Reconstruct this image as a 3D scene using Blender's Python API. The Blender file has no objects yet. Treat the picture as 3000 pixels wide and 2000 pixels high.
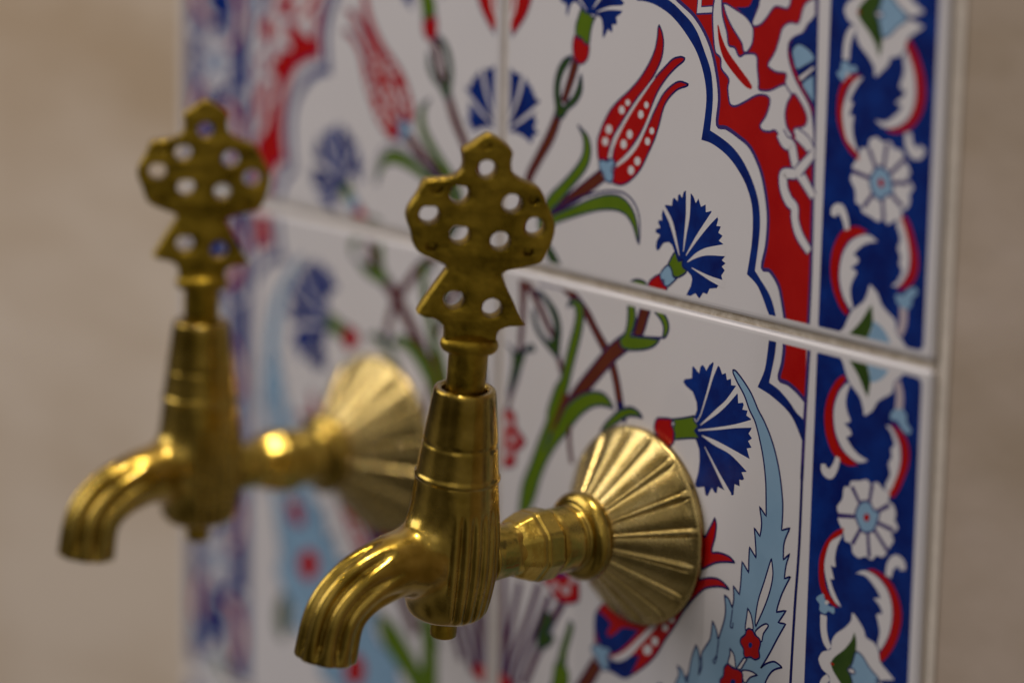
import bpy, bmesh, math, random
import numpy as np
from mathutils import Vector, Matrix, noise
from mathutils.geometry import tessellate_polygon

W = 0.2                                   # one tile column is 20 cm wide; all shapes below are in tile units
S = bpy.context.scene
C = S.collection

# ------------------------------------------------------------------ camera
cam_d = bpy.data.cameras.new('camera'); cam = bpy.data.objects.new('camera', cam_d); C.objects.link(cam)
cam.location = (3.76181686*W, -2.90695504*W, 0.83947114*W)
cam.rotation_euler = (1.36900853, -0.0176035592, 0.911650891)
cam_d.sensor_width = 36; cam_d.lens = 8705.83909/3000*36
cam_d.clip_start = 0.01; cam_d.clip_end = 60
cam_d.dof.use_dof = True; cam_d.dof.focus_distance = 4.39*W
cam_d.dof.aperture_fstop = (cam_d.lens/1000)/(0.185*W)
S.camera = cam

# ------------------------------------------------------------------ world: the dim room
wd = bpy.data.worlds.new('World'); S.world = wd; wd.use_nodes = True
nt = wd.node_tree; bg = nt.nodes['Background']
tc = nt.nodes.new('ShaderNodeTexCoord'); sx = nt.nodes.new('ShaderNodeSeparateXYZ')
nz = nt.nodes.new('ShaderNodeTexNoise'); nz.inputs['Scale'].default_value = 1.5; nz.inputs['Detail'].default_value = 0.3
rz = nt.nodes.new('ShaderNodeValToRGB'); rn = nt.nodes.new('ShaderNodeValToRGB')
mx = nt.nodes.new('ShaderNodeMixRGB'); mx.blend_type = 'MULTIPLY'; mx.inputs[0].default_value = 1.0
mr = nt.nodes.new('ShaderNodeMapRange'); mr.inputs[1].default_value = -1; mr.inputs[2].default_value = 1
nt.links.new(tc.outputs['Generated'], sx.inputs[0]); mp = nt.nodes.new('ShaderNodeMapping'); mp.inputs['Scale'].default_value = (1,1,.22); nt.links.new(tc.outputs['Generated'], mp.inputs[0]); nt.links.new(mp.outputs[0], nz.inputs['Vector'])
nt.links.new(sx.outputs['Z'], mr.inputs[0]); nt.links.new(mr.outputs[0], rz.inputs[0]); nt.links.new(nz.outputs['Fac'], rn.inputs[0])
e = rz.color_ramp.elements; e[0].position = 0.0; e[0].color = (.15,.135,.12,1); e[1].position = 1.0; e[1].color = (.60,.57,.55,1)
m = e.new(.46); m.color = (.25,.23,.205,1); m = e.new(.62); m.color = (.36,.34,.325,1)
e = rn.color_ramp.elements; e[0].position = .40; e[0].color = (.34,.33,.31,1); e[1].position = .58; e[1].color = (1.25,1.25,1.25,1)
nt.links.new(rz.outputs[0], mx.inputs[1]); nt.links.new(rn.outputs[0], mx.inputs[2]); nt.links.new(mx.outputs[0], bg.inputs['Color'])
bg.inputs['Strength'].default_value = 0.62

# ------------------------------------------------------------------ lamps
def aim(o, target):
    o.rotation_euler = (Vector(target)-o.location).to_track_quat('-Z','Y').to_euler()
def area(name, loc, target, size, power, col, sy=None):
    d = bpy.data.lights.new(name,'AREA'); d.energy = power; d.size = size; d.color = col
    if sy: d.shape = 'RECTANGLE'; d.size_y = sy
    o = bpy.data.objects.new(name, d); C.objects.link(o); o.location = loc; aim(o, target); return o
def bulb(name, loc, power, col, rad):
    d = bpy.data.lights.new(name,'POINT'); d.energy = power; d.shadow_soft_size = rad; d.color = col
    o = bpy.data.objects.new(name, d); C.objects.link(o); o.location = loc; return o
area('soft_left_light', (-1.0,-1.00,1.00), (0,0,0), 1.2, 13.8, (1,.955,.94))  # broad soft area light from upper left, unseen source
area('right_fill_light', (1.3,-1.3,.6), (0,0,0), .9, 0.9, (1,.93,.90))  # weak fill added from the right to soften shade at the panel edge
bulb('downlight_by_wall', (.075,-.150,1.55), 50.0, (1,.90,.79), .020)
bulb('downlight', (-.35,-.75,1.35), 3.4, (1,.86,.66), .007)
bulb('downlight', (.10,-1.15,1.30), 2.8, (1,.84,.64), .006)
bulb('downlight', (.75,-1.25,1.40), 1.2, (1,.84,.64), .010)
bulb('downlight', (1.30,-.35,1.10), 0.8, (1,.82,.58), .010)

S.view_settings.view_transform = 'Standard'; S.view_settings.look = 'None'
S.view_settings.exposure = 0.06; S.view_settings.gamma = 1; S.view_settings.use_curve_mapping = False
S.render.resolution_x = 1024; S.render.resolution_y = 682
S.render.engine = 'CYCLES'

# ------------------------------------------------------------------ materials
def mat(name, col, rough=.4, metal=0.0, coat=0.0, var=0.0, vscale=20, bump=0.0, bscale=200, col2=None, rvar=0.0, detail=4, spec=None, stretch=None):
    m = bpy.data.materials.new(name); m.use_nodes = True; n = m.node_tree; b = n.nodes['Principled BSDF']
    b.inputs['Base Color'].default_value = (*col,1); b.inputs['Roughness'].default_value = rough; b.inputs['Metallic'].default_value = metal
    if spec is not None: b.inputs['Specular IOR Level'].default_value = spec
    if coat: b.inputs['Coat Weight'].default_value = coat; b.inputs['Coat Roughness'].default_value = .06
    t = n.nodes.new('ShaderNodeTexCoord')
    if col2 is not None:
        z = n.nodes.new('ShaderNodeTexNoise'); z.inputs['Scale'].default_value = vscale; z.inputs['Detail'].default_value = detail; z.inputs['Roughness'].default_value = .6
        if stretch:
            g = n.nodes.new('ShaderNodeMapping'); g.inputs['Scale'].default_value = stretch
            n.links.new(t.outputs['Object'], g.inputs[0]); n.links.new(g.outputs[0], z.inputs['Vector'])
        else: n.links.new(t.outputs['Object'], z.inputs['Vector'])
        r = n.nodes.new('ShaderNodeValToRGB'); r.color_ramp.elements[0].position = .5-var; r.color_ramp.elements[1].position = .5+var
        r.color_ramp.elements[0].color = (*col,1); r.color_ramp.elements[1].color = (*col2,1)
        n.links.new(z.outputs['Fac'], r.inputs[0]); n.links.new(r.outputs[0], b.inputs['Base Color'])
        if rvar:
            q = n.nodes.new('ShaderNodeMapRange'); q.inputs[1].default_value=.3; q.inputs[2].default_value=.7
            q.inputs[3].default_value = rough-rvar; q.inputs[4].default_value = rough+rvar
            n.links.new(z.outputs['Fac'], q.inputs[0]); n.links.new(q.outputs[0], b.inputs['Roughness'])
    if bump:
        z = n.nodes.new('ShaderNodeTexNoise'); z.inputs['Scale'].default_value = bscale; z.inputs['Detail'].default_value = 5
        n.links.new(t.outputs['Object'], z.inputs['Vector'])
        k = n.nodes.new('ShaderNodeBump'); k.inputs['Strength'].default_value = bump; k.inputs['Distance'].default_value = .0006
        n.links.new(z.outputs['Fac'], k.inputs['Height']); n.links.new(k.outputs[0], b.inputs['Normal'])
    return m
GL = dict(rough=.27, spec=.22)
COL = dict(
 W=mat('white_glaze',(.655,.625,.645),col2=(.69,.665,.685),var=.2,vscale=9,bump=.05,bscale=60,**GL),
 B=mat('cobalt_glaze',(.0006,.008,.115),col2=(.002,.028,.215),var=.16,vscale=90,**GL),
 R=mat('red_glaze',(.38,.001,.002),col2=(.44,.006,.005),var=.2,vscale=60,**GL),
 G=mat('green_glaze',(.085,.155,.004),col2=(.115,.19,.008),var=.2,vscale=70,**GL),
 g=mat('dark_green_glaze',(.022,.055,.008),col2=(.045,.09,.012),var=.2,vscale=70,**GL),
 T=mat('turquoise_glaze',(.22,.37,.54),col2=(.27,.43,.60),var=.25,vscale=40,**GL),
 N=mat('brown_glaze',(.10,.018,.010),col2=(.14,.03,.012),var=.2,vscale=60,**GL),
 D=mat('navy_line_glaze',(.006,.008,.10),**GL),
 V=mat('violet_line_glaze',(.045,.028,.16),**GL),
 P=mat('pale_glaze',(.50,.42,.46),**GL),
 K=mat('bare_tile_edge',(.56,.47,.38),rough=.6))
CK = list(COL)
M_wall = mat('travertine',(.48,.36,.245),rough=.55,col2=(.66,.555,.455),var=.12,vscale=7,bump=.35,bscale=90,detail=6,stretch=(.35,1,1.25))
M_wall2 = mat('dimmed_travertine',(.35,.265,.185),rough=.55,col2=(.49,.395,.325),var=.10,vscale=8,bump=.35,bscale=90,detail=6,stretch=(.5,1,1.1))  # stone darkened in its colour for the weaker light right of the panel
M_grout = mat('grout',(.50,.42,.32),rough=.9,col2=(.70,.62,.52),var=.16,vscale=260,bump=1.0,bscale=900)
M_mortar = mat('pale_mortar',(.60,.53,.46),rough=.8,col2=(.70,.62,.54),var=.2,vscale=60,bump=.4,bscale=300)
M_brass = mat('polished_brass',(.25,.158,.013),rough=.22,metal=1,coat=.28,col2=(.50,.338,.062),var=.15,vscale=55,bump=.16,bscale=420,rvar=.09)
M_flange = mat('spun_brass',(.38,.272,.085),rough=.25,metal=1,coat=.08,col2=(.55,.415,.165),var=.2,vscale=120,bump=.18,bscale=1400,rvar=.06)
M_nut = mat('worn_brass',(.36,.235,.03),rough=.21,metal=1,col2=(.56,.39,.08),var=.2,vscale=90,bump=.35,bscale=260,rvar=.08)
M_bronze = mat('tarnished_brass',(.165,.106,.008),rough=.36,metal=1,col2=(.46,.305,.034),var=.22,vscale=95,bump=.8,bscale=320,rvar=.12)

# ------------------------------------------------------------------ object helpers
def link(name, me, mats, parent=None, smooth=True, **props):
    o = bpy.data.objects.new(name, me); C.objects.link(o)
    for m in (mats if isinstance(mats,(list,tuple)) else [mats]): me.materials.append(m)
    if smooth: me.polygons.foreach_set('use_smooth',[True]*len(me.polygons))
    if parent: o.parent = parent
    for k,v in props.items(): o[k] = v
    return o
def mesh(name, vs, fs):
    me = bpy.data.meshes.new(name); me.from_pydata([tuple(float(c)*W for c in v) for v in vs], [], fs); me.update(); return me
def empty(name, loc, rot=(0,0,0), **props):
    o = bpy.data.objects.new(name, None); C.objects.link(o); o.location = [c*W for c in loc]; o.rotation_euler = rot
    o.empty_display_size = .01
    for k,v in props.items(): o[k] = v
    return o

ART = [
(0,"PR",0,0,"D",70,[4113,4633,4215,4564,4336,4503,4596,4364,4839,4141,5026,3864,5158,3493,5211,3178,5185,2809,5383,2787,5654,2692,5924,2558,6165,2244,6295,1879,6352,1567,6334,1181,6260,840,6424,820,6614,649,6699,445,6789,134,7029,116,7256,122,7269,709,7279,918,7244,2877,7208,4803,7206,5168,3402,4890]),
(0,"SV",3,0,"",0,[4113,4633,63,4215,4564,63,4336,4503,63,4596,4364,63,4839,4141,63,5026,3864,63,5158,3493,63,5211,3178,63,5185,2809,63,5383,2787,63,5654,2692,63,5924,2558,63,6165,2244,63,6295,1879,63,6352,1567,63,6334,1181,63,6260,840,63,6424,820,63,6614,649,63,6699,445,63,6789,134,63]),
(0,"SV",2,0,"",0,[7192,5167,72,7244,2877,67,7283,919,67,7272,125,67]),
(0,"PB",1,0,"D",125,[3287,4476,3480,4479,3723,4446,4006,4353,4230,4229,4454,4056,4679,3831,4848,3526,4925,3212,4906,2913,4845,2546,5069,2521,5363,2414,5599,2263,5838,2023,5984,1747,6026,1458,6014,1134,5938,694,6152,577,6292,405,6394,241,6464,144,6598,146,6523,334,6422,490,6242,655,6108,774,6164,1156,6185,1480,6131,1806,5965,2116,5745,2370,5510,2534,5237,2644,5033,2708,5071,3099,5059,3355,4999,3605,4852,3861,4706,4091,4543,4256,4341,4381,4119,4504,3857,4587,3209,4640]),
(0,"PW",0,14,"V",70,[4672,4626,4653,4388,5018,4431,5031,4654]),
(0,"PR",0,10,"V",70,[4762,4646,4755,4507,5013,4539,5021,4666]),
(0,"PW",1,14,"V",70,[5055,4669,5008,4437,5032,4146,5092,3870,5211,3792,5237,3642,5406,3505,5389,3376,5442,3152,5557,3123,5742,3197,5962,3309,6090,3348,6220,3349,6296,3306,6283,3192,6217,3046,6109,2907,6172,2839,6320,2840,6429,2868,6524,2794,6602,2712,6747,2729,6796,2825,6681,2947,6632,3105,6663,3283,6746,3429,6612,3553,6289,3431,6064,3421,6053,3520,6016,3706,5978,3909,5745,3906,5616,3856,5516,3973,5382,3999,5336,4173,5229,4417,5199,4643,5197,4680]),
(0,"SR",4,0,"",0,[5131,4269,24,5209,4034,96,5333,3842,144,5550,3660,149,5803,3482,120,5909,3424,48]),
(0,"PW",1,12,"V",70,[5230,4594,5316,4589,5527,4518,5718,4446,5854,4344,5899,4260,5886,4071,5781,3935,5706,3941,5663,4050,5544,4166,5425,4282,5304,4436]),
(0,"PB",1,0,"D",70,[5506,4560,5785,4596,5890,4735,6047,4748,5920,4513,5857,4351,5718,4452]),
(0,"PW",1,12,"V",70,[6047,4748,5989,4606,5871,4371,5920,4319,6057,4362,6180,4472,6337,4634,6556,4628,6630,4652,6646,4795]),
(0,"PW",1,12,"V",70,[7171,4837,6947,4709,6845,4452,6665,4437,6516,4352,6452,4185,6370,3990,6230,3799,6291,3745,6422,3708,6623,3703,6612,3565,6746,3429,6818,3437,6989,3281,7087,3130,7040,3001,6827,2939,6868,2834,7088,2770,7235,2712,7244,2877,7193,3142,7112,3319,6883,3568,6767,3718,6655,3955,6657,4141,6757,4237,6933,4314,7033,4446,7169,4556,7180,4679]),
(0,"PB",1,0,"D",40,[7212,4584,7083,4500,6968,4330,6775,4239,6673,4118,6694,3996,6800,3783,6955,3575,7185,3290,7263,3175]),
(0,"PT",1,10,"D",70,[6735,4049,6852,4153,7070,4093,7192,3969,6994,3851,6835,3786,6766,3904]),
(0,"PT",1,10,"D",70,[6962,3601,7187,3747,7227,3332,7087,3453]),
(0,"PW",0,10,"D",70,[6877,3691,7171,3875,7200,3822,6934,3623]),
(0,"SV",4,0,"",0,[6540,2846,212,6656,2721,221,6786,2686,212,6870,2458,197,6949,2343,221,7063,2232,202,7273,2021,173]),
(0,"SW",4,0,"",0,[6540,2846,159,6656,2721,168,6786,2686,159,6870,2458,144,6949,2343,168,7063,2232,149,7273,2021,120]),
(0,"SV",4,0,"",0,[6884,2873,197,7088,2772,221,7240,2622,159]),
(0,"SW",4,0,"",0,[6884,2873,144,7088,2772,168,7240,2622,106]),
(0,"SV",4,0,"",0,[7239,2628,164,6949,2343,197]),
(0,"SW",4,0,"",0,[7239,2628,111,6949,2343,144]),
(0,"SV",4,0,"",0,[6897,2298,188,6680,2277,197,6637,2227,212,6664,2054,212,6773,1892,212,6896,1814,197,6914,1646,193,7016,1433,197,7235,1225,168]),
(0,"SW",4,0,"",0,[6897,2298,135,6680,2277,144,6637,2227,159,6664,2054,159,6773,1892,159,6896,1814,144,6914,1646,140,7016,1433,144,7235,1225,116]),
(0,"PB",0,0,"D",70,[29,3192,155,3197,247,3137,362,3079,464,3089,544,3027,623,3035,705,2919,783,2913,775,2829,860,2817,840,2746,990,2714,936,2653,896,2524,831,2440,923,2374,836,2281,962,2198,819,2126,789,1997,618,2088,413,2135,59,2129]),
(0,"SW",4,0,"",0,[181,2290,29,397,2664,72,554,3084,96]),
(0,"SW",4,0,"",0,[207,2181,24,564,2382,63,981,2644,87]),
(0,"PR",1,12,"D",70,[-5,4420,724,4476,677,4198,560,3996,364,3786,232,3677,17,3644]),
(0,"SW",4,0,"",0,[345,4447,72,287,4111,63,180,3895,24]),
(0,"PT",1,8,"D",70,[12,3825,160,3824,232,3691,144,3586,20,3547]),
(0,"PB",0,0,"D",70,[1457,4329,1508,4293,1573,4305,1604,4226,1593,4151,1625,4097,1658,4157,1677,4232,1724,4304,1798,4341,1884,4317,1972,4237,2123,4182,2399,4168,2463,4124,2492,4027,2493,3893,2508,3835,2556,3883,2621,3985,2715,3940,2729,3997,2720,4070,2810,4067,2833,4103,2811,4187,2906,4241,2952,4285,2936,4372,2993,4413,2887,4484,2695,4614,2273,4714,1851,4643,1534,4511,1408,4393]),
(0,"SW",4,0,"",0,[2344,4227,10,2624,4306,48,2975,4338,82]),
(0,"SW",4,0,"",0,[2247,4279,12,2389,4418,43,2549,4616,58]),
(0,"SW",4,0,"",0,[2100,4234,12,1925,4380,39,1747,4554,58]),
(0,"SD",4,0,"",0,[1861,3445,202,1773,3192,188,1571,2749,159]),
(0,"SN",4,0,"",0,[1861,3445,159,1773,3192,144,1571,2749,120]),
(0,"SD",4,0,"",0,[1479,2588,202,1261,2180,231,963,1781,207,728,1430,197,566,789,168,515,214,193,572,-190,193]),
(0,"SN",4,0,"",0,[1479,2588,159,1261,2180,178,963,1781,159,728,1430,149,566,789,120,515,214,144,572,-190,144]),
(0,"PG",1,12,"D",70,[1972,4250,2081,4192,2155,4198,2231,4138,2336,4160,2265,4074,2207,3908,2172,3724,2076,3722,1988,3788,1848,3829,1836,3970,1892,4109]),
(0,"PR",1,12,"D",70,[1848,3829,1925,3775,1988,3794,2065,3721,2172,3710,2176,3596,2128,3471,2002,3394,1873,3419,1794,3506,1774,3667,1800,3791]),
(0,"Pg",1,12,"D",70,[1762,3503,1570,3431,1423,3266,1343,3040,1339,2833,1378,2659,1382,2522,1558,2500,1684,2638,1895,2783,2014,2945,2030,3096,1997,3242,1957,3170,1908,3029,1806,2869,1658,2758,1573,2687,1509,2783,1483,2917,1499,3083,1576,3241,1701,3389]),
(0,"SD",4,0,"",0,[2573,1734,221,2282,1547,226,1903,1312,212,1560,1121,159,1213,948,120]),
(0,"SN",4,0,"",0,[2573,1734,173,2282,1547,178,1903,1312,159,1560,1121,106,1213,948,96]),
(0,"PG",1,14,"D",70,[1939,2445,2060,2380,2191,2299,2260,2172,2275,2037,2228,1868,2105,1702,1938,1544,1728,1351,1558,1190,1365,1039,1278,971,995,764,1055,997,1291,1266,1549,1466,1803,1678,1992,1866,2083,2014,2099,2166,2063,2285]),
(0,"SD",4,0,"",0,[1213,934,24,1647,1154,39,2203,1366,39,2562,1470,34,2813,1518,34,3085,1523,34,3317,1426,34,3459,1243,34,3499,1007,31,3488,773,24]),
(0,"PG",1,12,"D",70,[1281,902,1564,1024,1865,1148,2290,1323,2606,1423,2836,1463,3025,1457,3216,1379,3367,1224,3447,1013,3479,788,3422,861,3333,1037,3182,1178,2992,1227,2762,1218,2467,1164,2128,1063,1785,947,1460,829,1066,662,995,764]),
(0,"Pg",1,14,"D",70,[1071,494,1296,442,1455,319,1592,164,1661,77,1418,82,1280,229,1164,367]),
(0,"PR",1,13,"D",70,[3815,4155,3890,4044,3927,3891,3896,3679,3784,3472,3592,3230,3376,3035,3140,2770,2942,2534,2813,2361,2725,2173,2680,1978,2480,1954,2431,2138,2437,2274,2545,2503,2704,2736,2906,2919,3168,3106,3405,3316,3599,3546,3731,3769,3783,3969,3794,4101]),
(0,"PR",1,13,"D",70,[4420,3714,4331,3727,4155,3678,3962,3529,3768,3366,3555,3147,3279,2892,3062,2642,2905,2409,2830,2185,2806,1994,2902,1951,3104,2097,3302,2309,3459,2500,3613,2717,3724,2980,3837,3176,4028,3392,4220,3554,4392,3669]),
(0,"PR",1,13,"D",70,[4521,3335,4327,3360,4152,3287,3959,3136,3826,2951,3674,2710,3502,2452,3307,2202,3107,2031,2882,1906,2824,1780,2808,1656,3018,1636,3223,1723,3462,1927,3654,2218,3787,2445,3878,2667,3968,2927,4081,3084,4273,3234,4468,3303]),
(0,"SW",4,0,"",0,[2721,2017,53,2788,2180,58,2896,2375,63,3063,2608,53,3280,2872,48,3534,3144,39,3748,3364,24]),
(0,"SW",4,0,"",0,[2903,1921,43,3146,2089,72,3365,2296,72,3529,2535,53,3681,2804,53,3811,3055,48,3935,3226,29]),
(0,"PW",0,0,"D",70,[3191,2923,3187,2900,3171,2881,3149,2869,3123,2866,3100,2873,3083,2889,3076,2910,3081,2933,3096,2952,3119,2964,3145,2967,3168,2960,3185,2944]),
(0,"PW",0,0,"D",70,[3068,2796,3063,2768,3044,2743,3016,2728,2985,2724,2956,2734,2936,2754,2928,2781,2934,2809,2952,2833,2980,2849,3011,2852,3040,2843,3060,2823]),
(0,"PW",0,0,"D",70,[2779,2466,2773,2434,2752,2406,2720,2389,2685,2384,2653,2395,2629,2417,2620,2448,2627,2480,2648,2508,2680,2526,2715,2530,2747,2519,2770,2497]),
(0,"PW",0,0,"D",70,[2697,2271,2690,2241,2670,2215,2640,2198,2607,2194,2576,2204,2554,2225,2545,2253,2552,2283,2572,2309,2602,2325,2635,2329,2666,2320,2688,2299]),
(0,"PW",0,0,"D",70,[3624,2932,3620,2909,3606,2889,3586,2876,3562,2874,3541,2882,3525,2898,3519,2921,3524,2944,3537,2964,3558,2977,3582,2979,3603,2971,3618,2954]),
(0,"PW",0,0,"D",70,[3513,2777,3508,2749,3490,2725,3465,2710,3436,2706,3409,2716,3390,2736,3383,2763,3388,2791,3405,2815,3431,2830,3460,2833,3486,2824,3505,2804]),
(0,"PW",0,0,"D",70,[3268,2445,3262,2414,3244,2388,3217,2371,3185,2367,3157,2378,3137,2399,3128,2429,3134,2459,3153,2486,3180,2502,3211,2506,3240,2496,3260,2474]),
(0,"PW",0,0,"D",70,[3136,2280,3130,2248,3111,2220,3081,2203,3048,2199,3018,2209,2996,2232,2988,2262,2994,2294,3013,2322,3043,2339,3076,2343,3106,2333,3128,2310]),
(0,"PW",0,0,"D",70,[3770,2556,3765,2532,3751,2512,3730,2500,3705,2497,3683,2505,3667,2521,3661,2543,3665,2567,3680,2587,3701,2600,3725,2602,3748,2595,3764,2578]),
(0,"PW",0,0,"D",70,[3682,2387,3677,2360,3661,2338,3637,2323,3610,2320,3585,2329,3567,2347,3560,2372,3565,2399,3581,2422,3605,2436,3632,2439,3657,2431,3675,2412]),
(0,"PW",0,0,"D",70,[3471,2059,3465,2030,3445,2004,3416,1988,3383,1983,3353,1993,3332,2013,3323,2041,3330,2071,3349,2097,3378,2113,3411,2117,3441,2108,3462,2087]),
(0,"PW",0,0,"D",70,[3327,1901,3321,1870,3301,1843,3272,1826,3239,1822,3209,1832,3188,1853,3179,1882,3185,1914,3205,1940,3234,1957,3267,1962,3297,1952,3318,1930]),
(0,"PT",1,13,"D",70,[2481,1929,2564,1973,2670,1959,2753,2001,2837,2000,2844,1920,2790,1846,2835,1770,2808,1659,2725,1638,2639,1664,2594,1753,2506,1824]),
(0,"PB",0,6,"B",70,[4320,794,4256,891,4174,926,4054,895,3958,780,3923,751,3886,797,3903,893,3979,998,3866,1028,3875,1070,3965,1096,3981,1111,3921,1183,3940,1216,4016,1219,4000,1307,4029,1398,4080,1465,4231,1472,4246,1580,4275,1599,4357,1555,4363,1648,4392,1672,4454,1620,4489,1717,4528,1739,4558,1726,4628,1703,4657,1711,4708,1668,4762,1580,4817,1658,4881,1544,4980,1593,4991,1477,5116,1513,5129,1482,5235,1451,5266,1417,5232,1310,5329,1315,5276,1216,5374,1184,5294,1101,5399,1058,5391,1011,5444,921,5454,903,5372,819,5460,786,5376,728,5446,679,5373,596,5401,525,5383,496,5300,417,5291,396,5127,361,5077,270,4984,277,4905,169,4818,242,4654,156,4614,169,4716,325,4740,435,4712,494,4610,552,4509,583,4386,670]),
(0,"SW",3,0,"",0,[4427,743,10,4355,919,48,4211,1230,82,4021,1443,63]),
(0,"SW",3,0,"",0,[4515,823,12,4555,1120,53,4593,1389,87,4589,1744,106]),
(0,"SW",3,0,"",0,[4577,772,12,4805,1063,63,5047,1334,101,5223,1515,144]),
(0,"SW",3,0,"",0,[4615,678,12,4816,808,72,5047,901,116,5451,980,178]),
(0,"SW",3,0,"",0,[4717,604,12,4946,550,43,5144,508,72,5456,465,120]),
(0,"PG",1,12,"D",70,[4321,781,4385,697,4416,662,4504,699,4505,595,4601,546,4544,482,4397,408,4301,418,4257,491,4170,545,4207,630]),
(0,"PT",1,12,"D",70,[4170,565,4263,499,4297,410,4388,398,4262,291,4134,211,4092,258,4089,318,4014,313,4004,412]),
(0,"PR",1,12,"D",70,[3975,387,4022,321,4092,251,4168,216,4113,100,3986,123,3741,128,3733,208,3795,286]),
(0,"PG",1,12,"D",70,[3285,138,3366,205,3489,238,3634,229,3687,190,3637,145,3474,109,3328,111]),
(1,"PR",0,0,"D",70,[6785,-142,6785,-312,6758,-511,6705,-730,6892,-764,7080,-839,7259,-947,7258,-357,7253,-166,7187,-114]),
(1,"SV",3,0,"",0,[6785,-142,72,6785,-312,72,6758,-511,72,6705,-730,72,6892,-764,72,7080,-839,72,7259,-947,72]),
(1,"SV",3,0,"",0,[7307,-144,72,7276,-1083,72,7259,-2122,72]),
(1,"SD",3,0,"",0,[7262,-1903,58,7258,-3126,58,7215,-4060,58,7184,-5225,58,7189,-5487,58]),
(1,"PB",1,0,"D",120,[6461,-162,6429,-440,6384,-669,6251,-935,6533,-1006,6837,-1131,6990,-1231,7108,-1364,7231,-1546,7273,-1538,7264,-1262,7097,-1159,6943,-1033,6713,-895,6495,-824,6595,-410,6622,-147]),
(1,"SV",4,0,"",0,[1048,-209,39,1361,-196,53,1692,-190,63]),
(1,"SD",4,0,"",0,[1637,-194,72,1870,-248,178,2248,-480,188,2471,-707,178,2782,-1014,202]),
(1,"SN",4,0,"",0,[1637,-194,48,1870,-248,140,2248,-480,140,2471,-707,130,2782,-1014,154]),
(1,"SD",4,0,"",0,[2825,-1007,183,2893,-1133,183,3033,-1454,183,3155,-1873,178,3179,-1954,168]),
(1,"SN",4,0,"",0,[2825,-1007,135,2893,-1133,135,3033,-1454,135,3155,-1873,130,3179,-1954,120]),
(1,"SD",4,0,"",0,[641,-216,231,643,-672,159,603,-1224,144,559,-1692,135,398,-2098,106,279,-2412,96]),
(1,"SN",4,0,"",0,[641,-216,193,643,-672,116,603,-1224,96,559,-1692,87,398,-2098,67,279,-2412,58]),
(1,"SD",4,0,"",0,[767,-253,154,1036,-537,159,1362,-923,144,1454,-1020,96]),
(1,"SN",4,0,"",0,[767,-253,120,1036,-537,116,1362,-923,96,1454,-1020,72]),
(1,"SD",4,0,"",0,[1575,-1311,135,1719,-1625,125,1794,-1895,120]),
(1,"SN",4,0,"",0,[1575,-1311,96,1719,-1625,87,1794,-1895,82]),
(1,"Pg",1,14,"D",70,[895,-347,1097,-336,1301,-424,1529,-598,1625,-822,1616,-1077,1576,-1332,1395,-1257,1213,-1147,1028,-1008,910,-828,893,-660,950,-665,1012,-840,1163,-1013,1367,-1092,1464,-962,1446,-767,1329,-589,1145,-435]),
(1,"Pg",1,14,"D",70,[209,-1312,374,-1428,403,-1625,321,-2002,276,-2214,459,-1962,676,-1547,763,-1374,966,-1324,940,-1243,872,-1233,760,-1288,626,-1398,512,-1418,396,-1381]),
(1,"SD",4,0,"",0,[3125,-1748,144,3171,-1864,120,3263,-2054,106]),
(1,"PR",1,12,"D",70,[77,-2442,193,-2427,379,-2413,497,-2478,525,-2661,761,-2833,718,-2943,538,-3082,520,-3275,406,-3358,102,-3362]),
(1,"PP",0,0,"D",70,[418,-2624,409,-2657,381,-2688,341,-2710,295,-2719,254,-2713,225,-2693,214,-2664,223,-2630,251,-2600,291,-2578,337,-2569,378,-2575,407,-2595]),
(1,"PP",0,0,"D",70,[536,-2863,527,-2899,499,-2932,459,-2955,414,-2964,373,-2957,344,-2936,333,-2904,342,-2868,369,-2835,410,-2811,455,-2803,496,-2810,525,-2831]),
(1,"PP",0,0,"D",70,[427,-3112,418,-3145,392,-3176,354,-3198,310,-3207,271,-3201,243,-3181,232,-3151,241,-3118,268,-3087,306,-3065,350,-3056,389,-3062,417,-3082]),
(1,"SD",4,0,"",0,[3310,-736,289,2910,-1019,298,2497,-1413,289,2078,-1841,279,1761,-2242,241,1563,-2429,202,1415,-2688,144,1309,-2896,72]),
(1,"SN",4,0,"",0,[3310,-736,221,2910,-1019,231,2497,-1413,221,2078,-1841,212,1761,-2242,178,1563,-2429,135,1415,-2688,87,1309,-2896,48]),
(1,"PG",1,16,"D",70,[1790,-478,1813,-383,1916,-325,2051,-320,2162,-383,2191,-587,2132,-876,2033,-1174,1934,-1473,1855,-1742,1754,-2016,1564,-2457,1775,-2103,2032,-1898,2268,-1769,2525,-1696,2740,-1695,2892,-1778,2982,-1893,2811,-1884,2597,-1911,2385,-2000,2130,-2191,1854,-2486,1574,-2770,1359,-3059,1188,-3381,1041,-3768,850,-4084,718,-4482,602,-4508,620,-4135,706,-3603,909,-3196,1123,-2754,1310,-2393,1332,-2222,1520,-1809,1652,-1637,1753,-1336,1853,-1036,1953,-766,1994,-563,1964,-443,1876,-418]),
(1,"SD",4,0,"",0,[1791,-1929,72,1560,-2344,63,1349,-2744,48,1288,-2944,19]),
(1,"SN",4,0,"",0,[1811,-1869,144,1686,-2120,120,1560,-2344,87,1433,-2569,48]),
(1,"PG",1,16,"D",70,[3676,-1905,3610,-1835,3462,-1787,3316,-1801,3109,-1890,2944,-2019,2758,-2195,2657,-2355,2992,-2149,3178,-2029,3363,-1931,3551,-1902]),
(1,"SD",4,0,"",0,[1916,-2360,87,1903,-2633,106,1981,-2974,96]),
(1,"SN",4,0,"",0,[1916,-2360,63,1903,-2633,77,1981,-2974,67]),
(1,"PG",1,14,"D",100,[3257,-191,3412,-177,3451,-350,3416,-520,3338,-670,3628,-634,4037,-604,3919,-720,3738,-806,3492,-869,3285,-899,3137,-883,3092,-808,3090,-753,3192,-667,3249,-521,3263,-354]),
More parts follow.
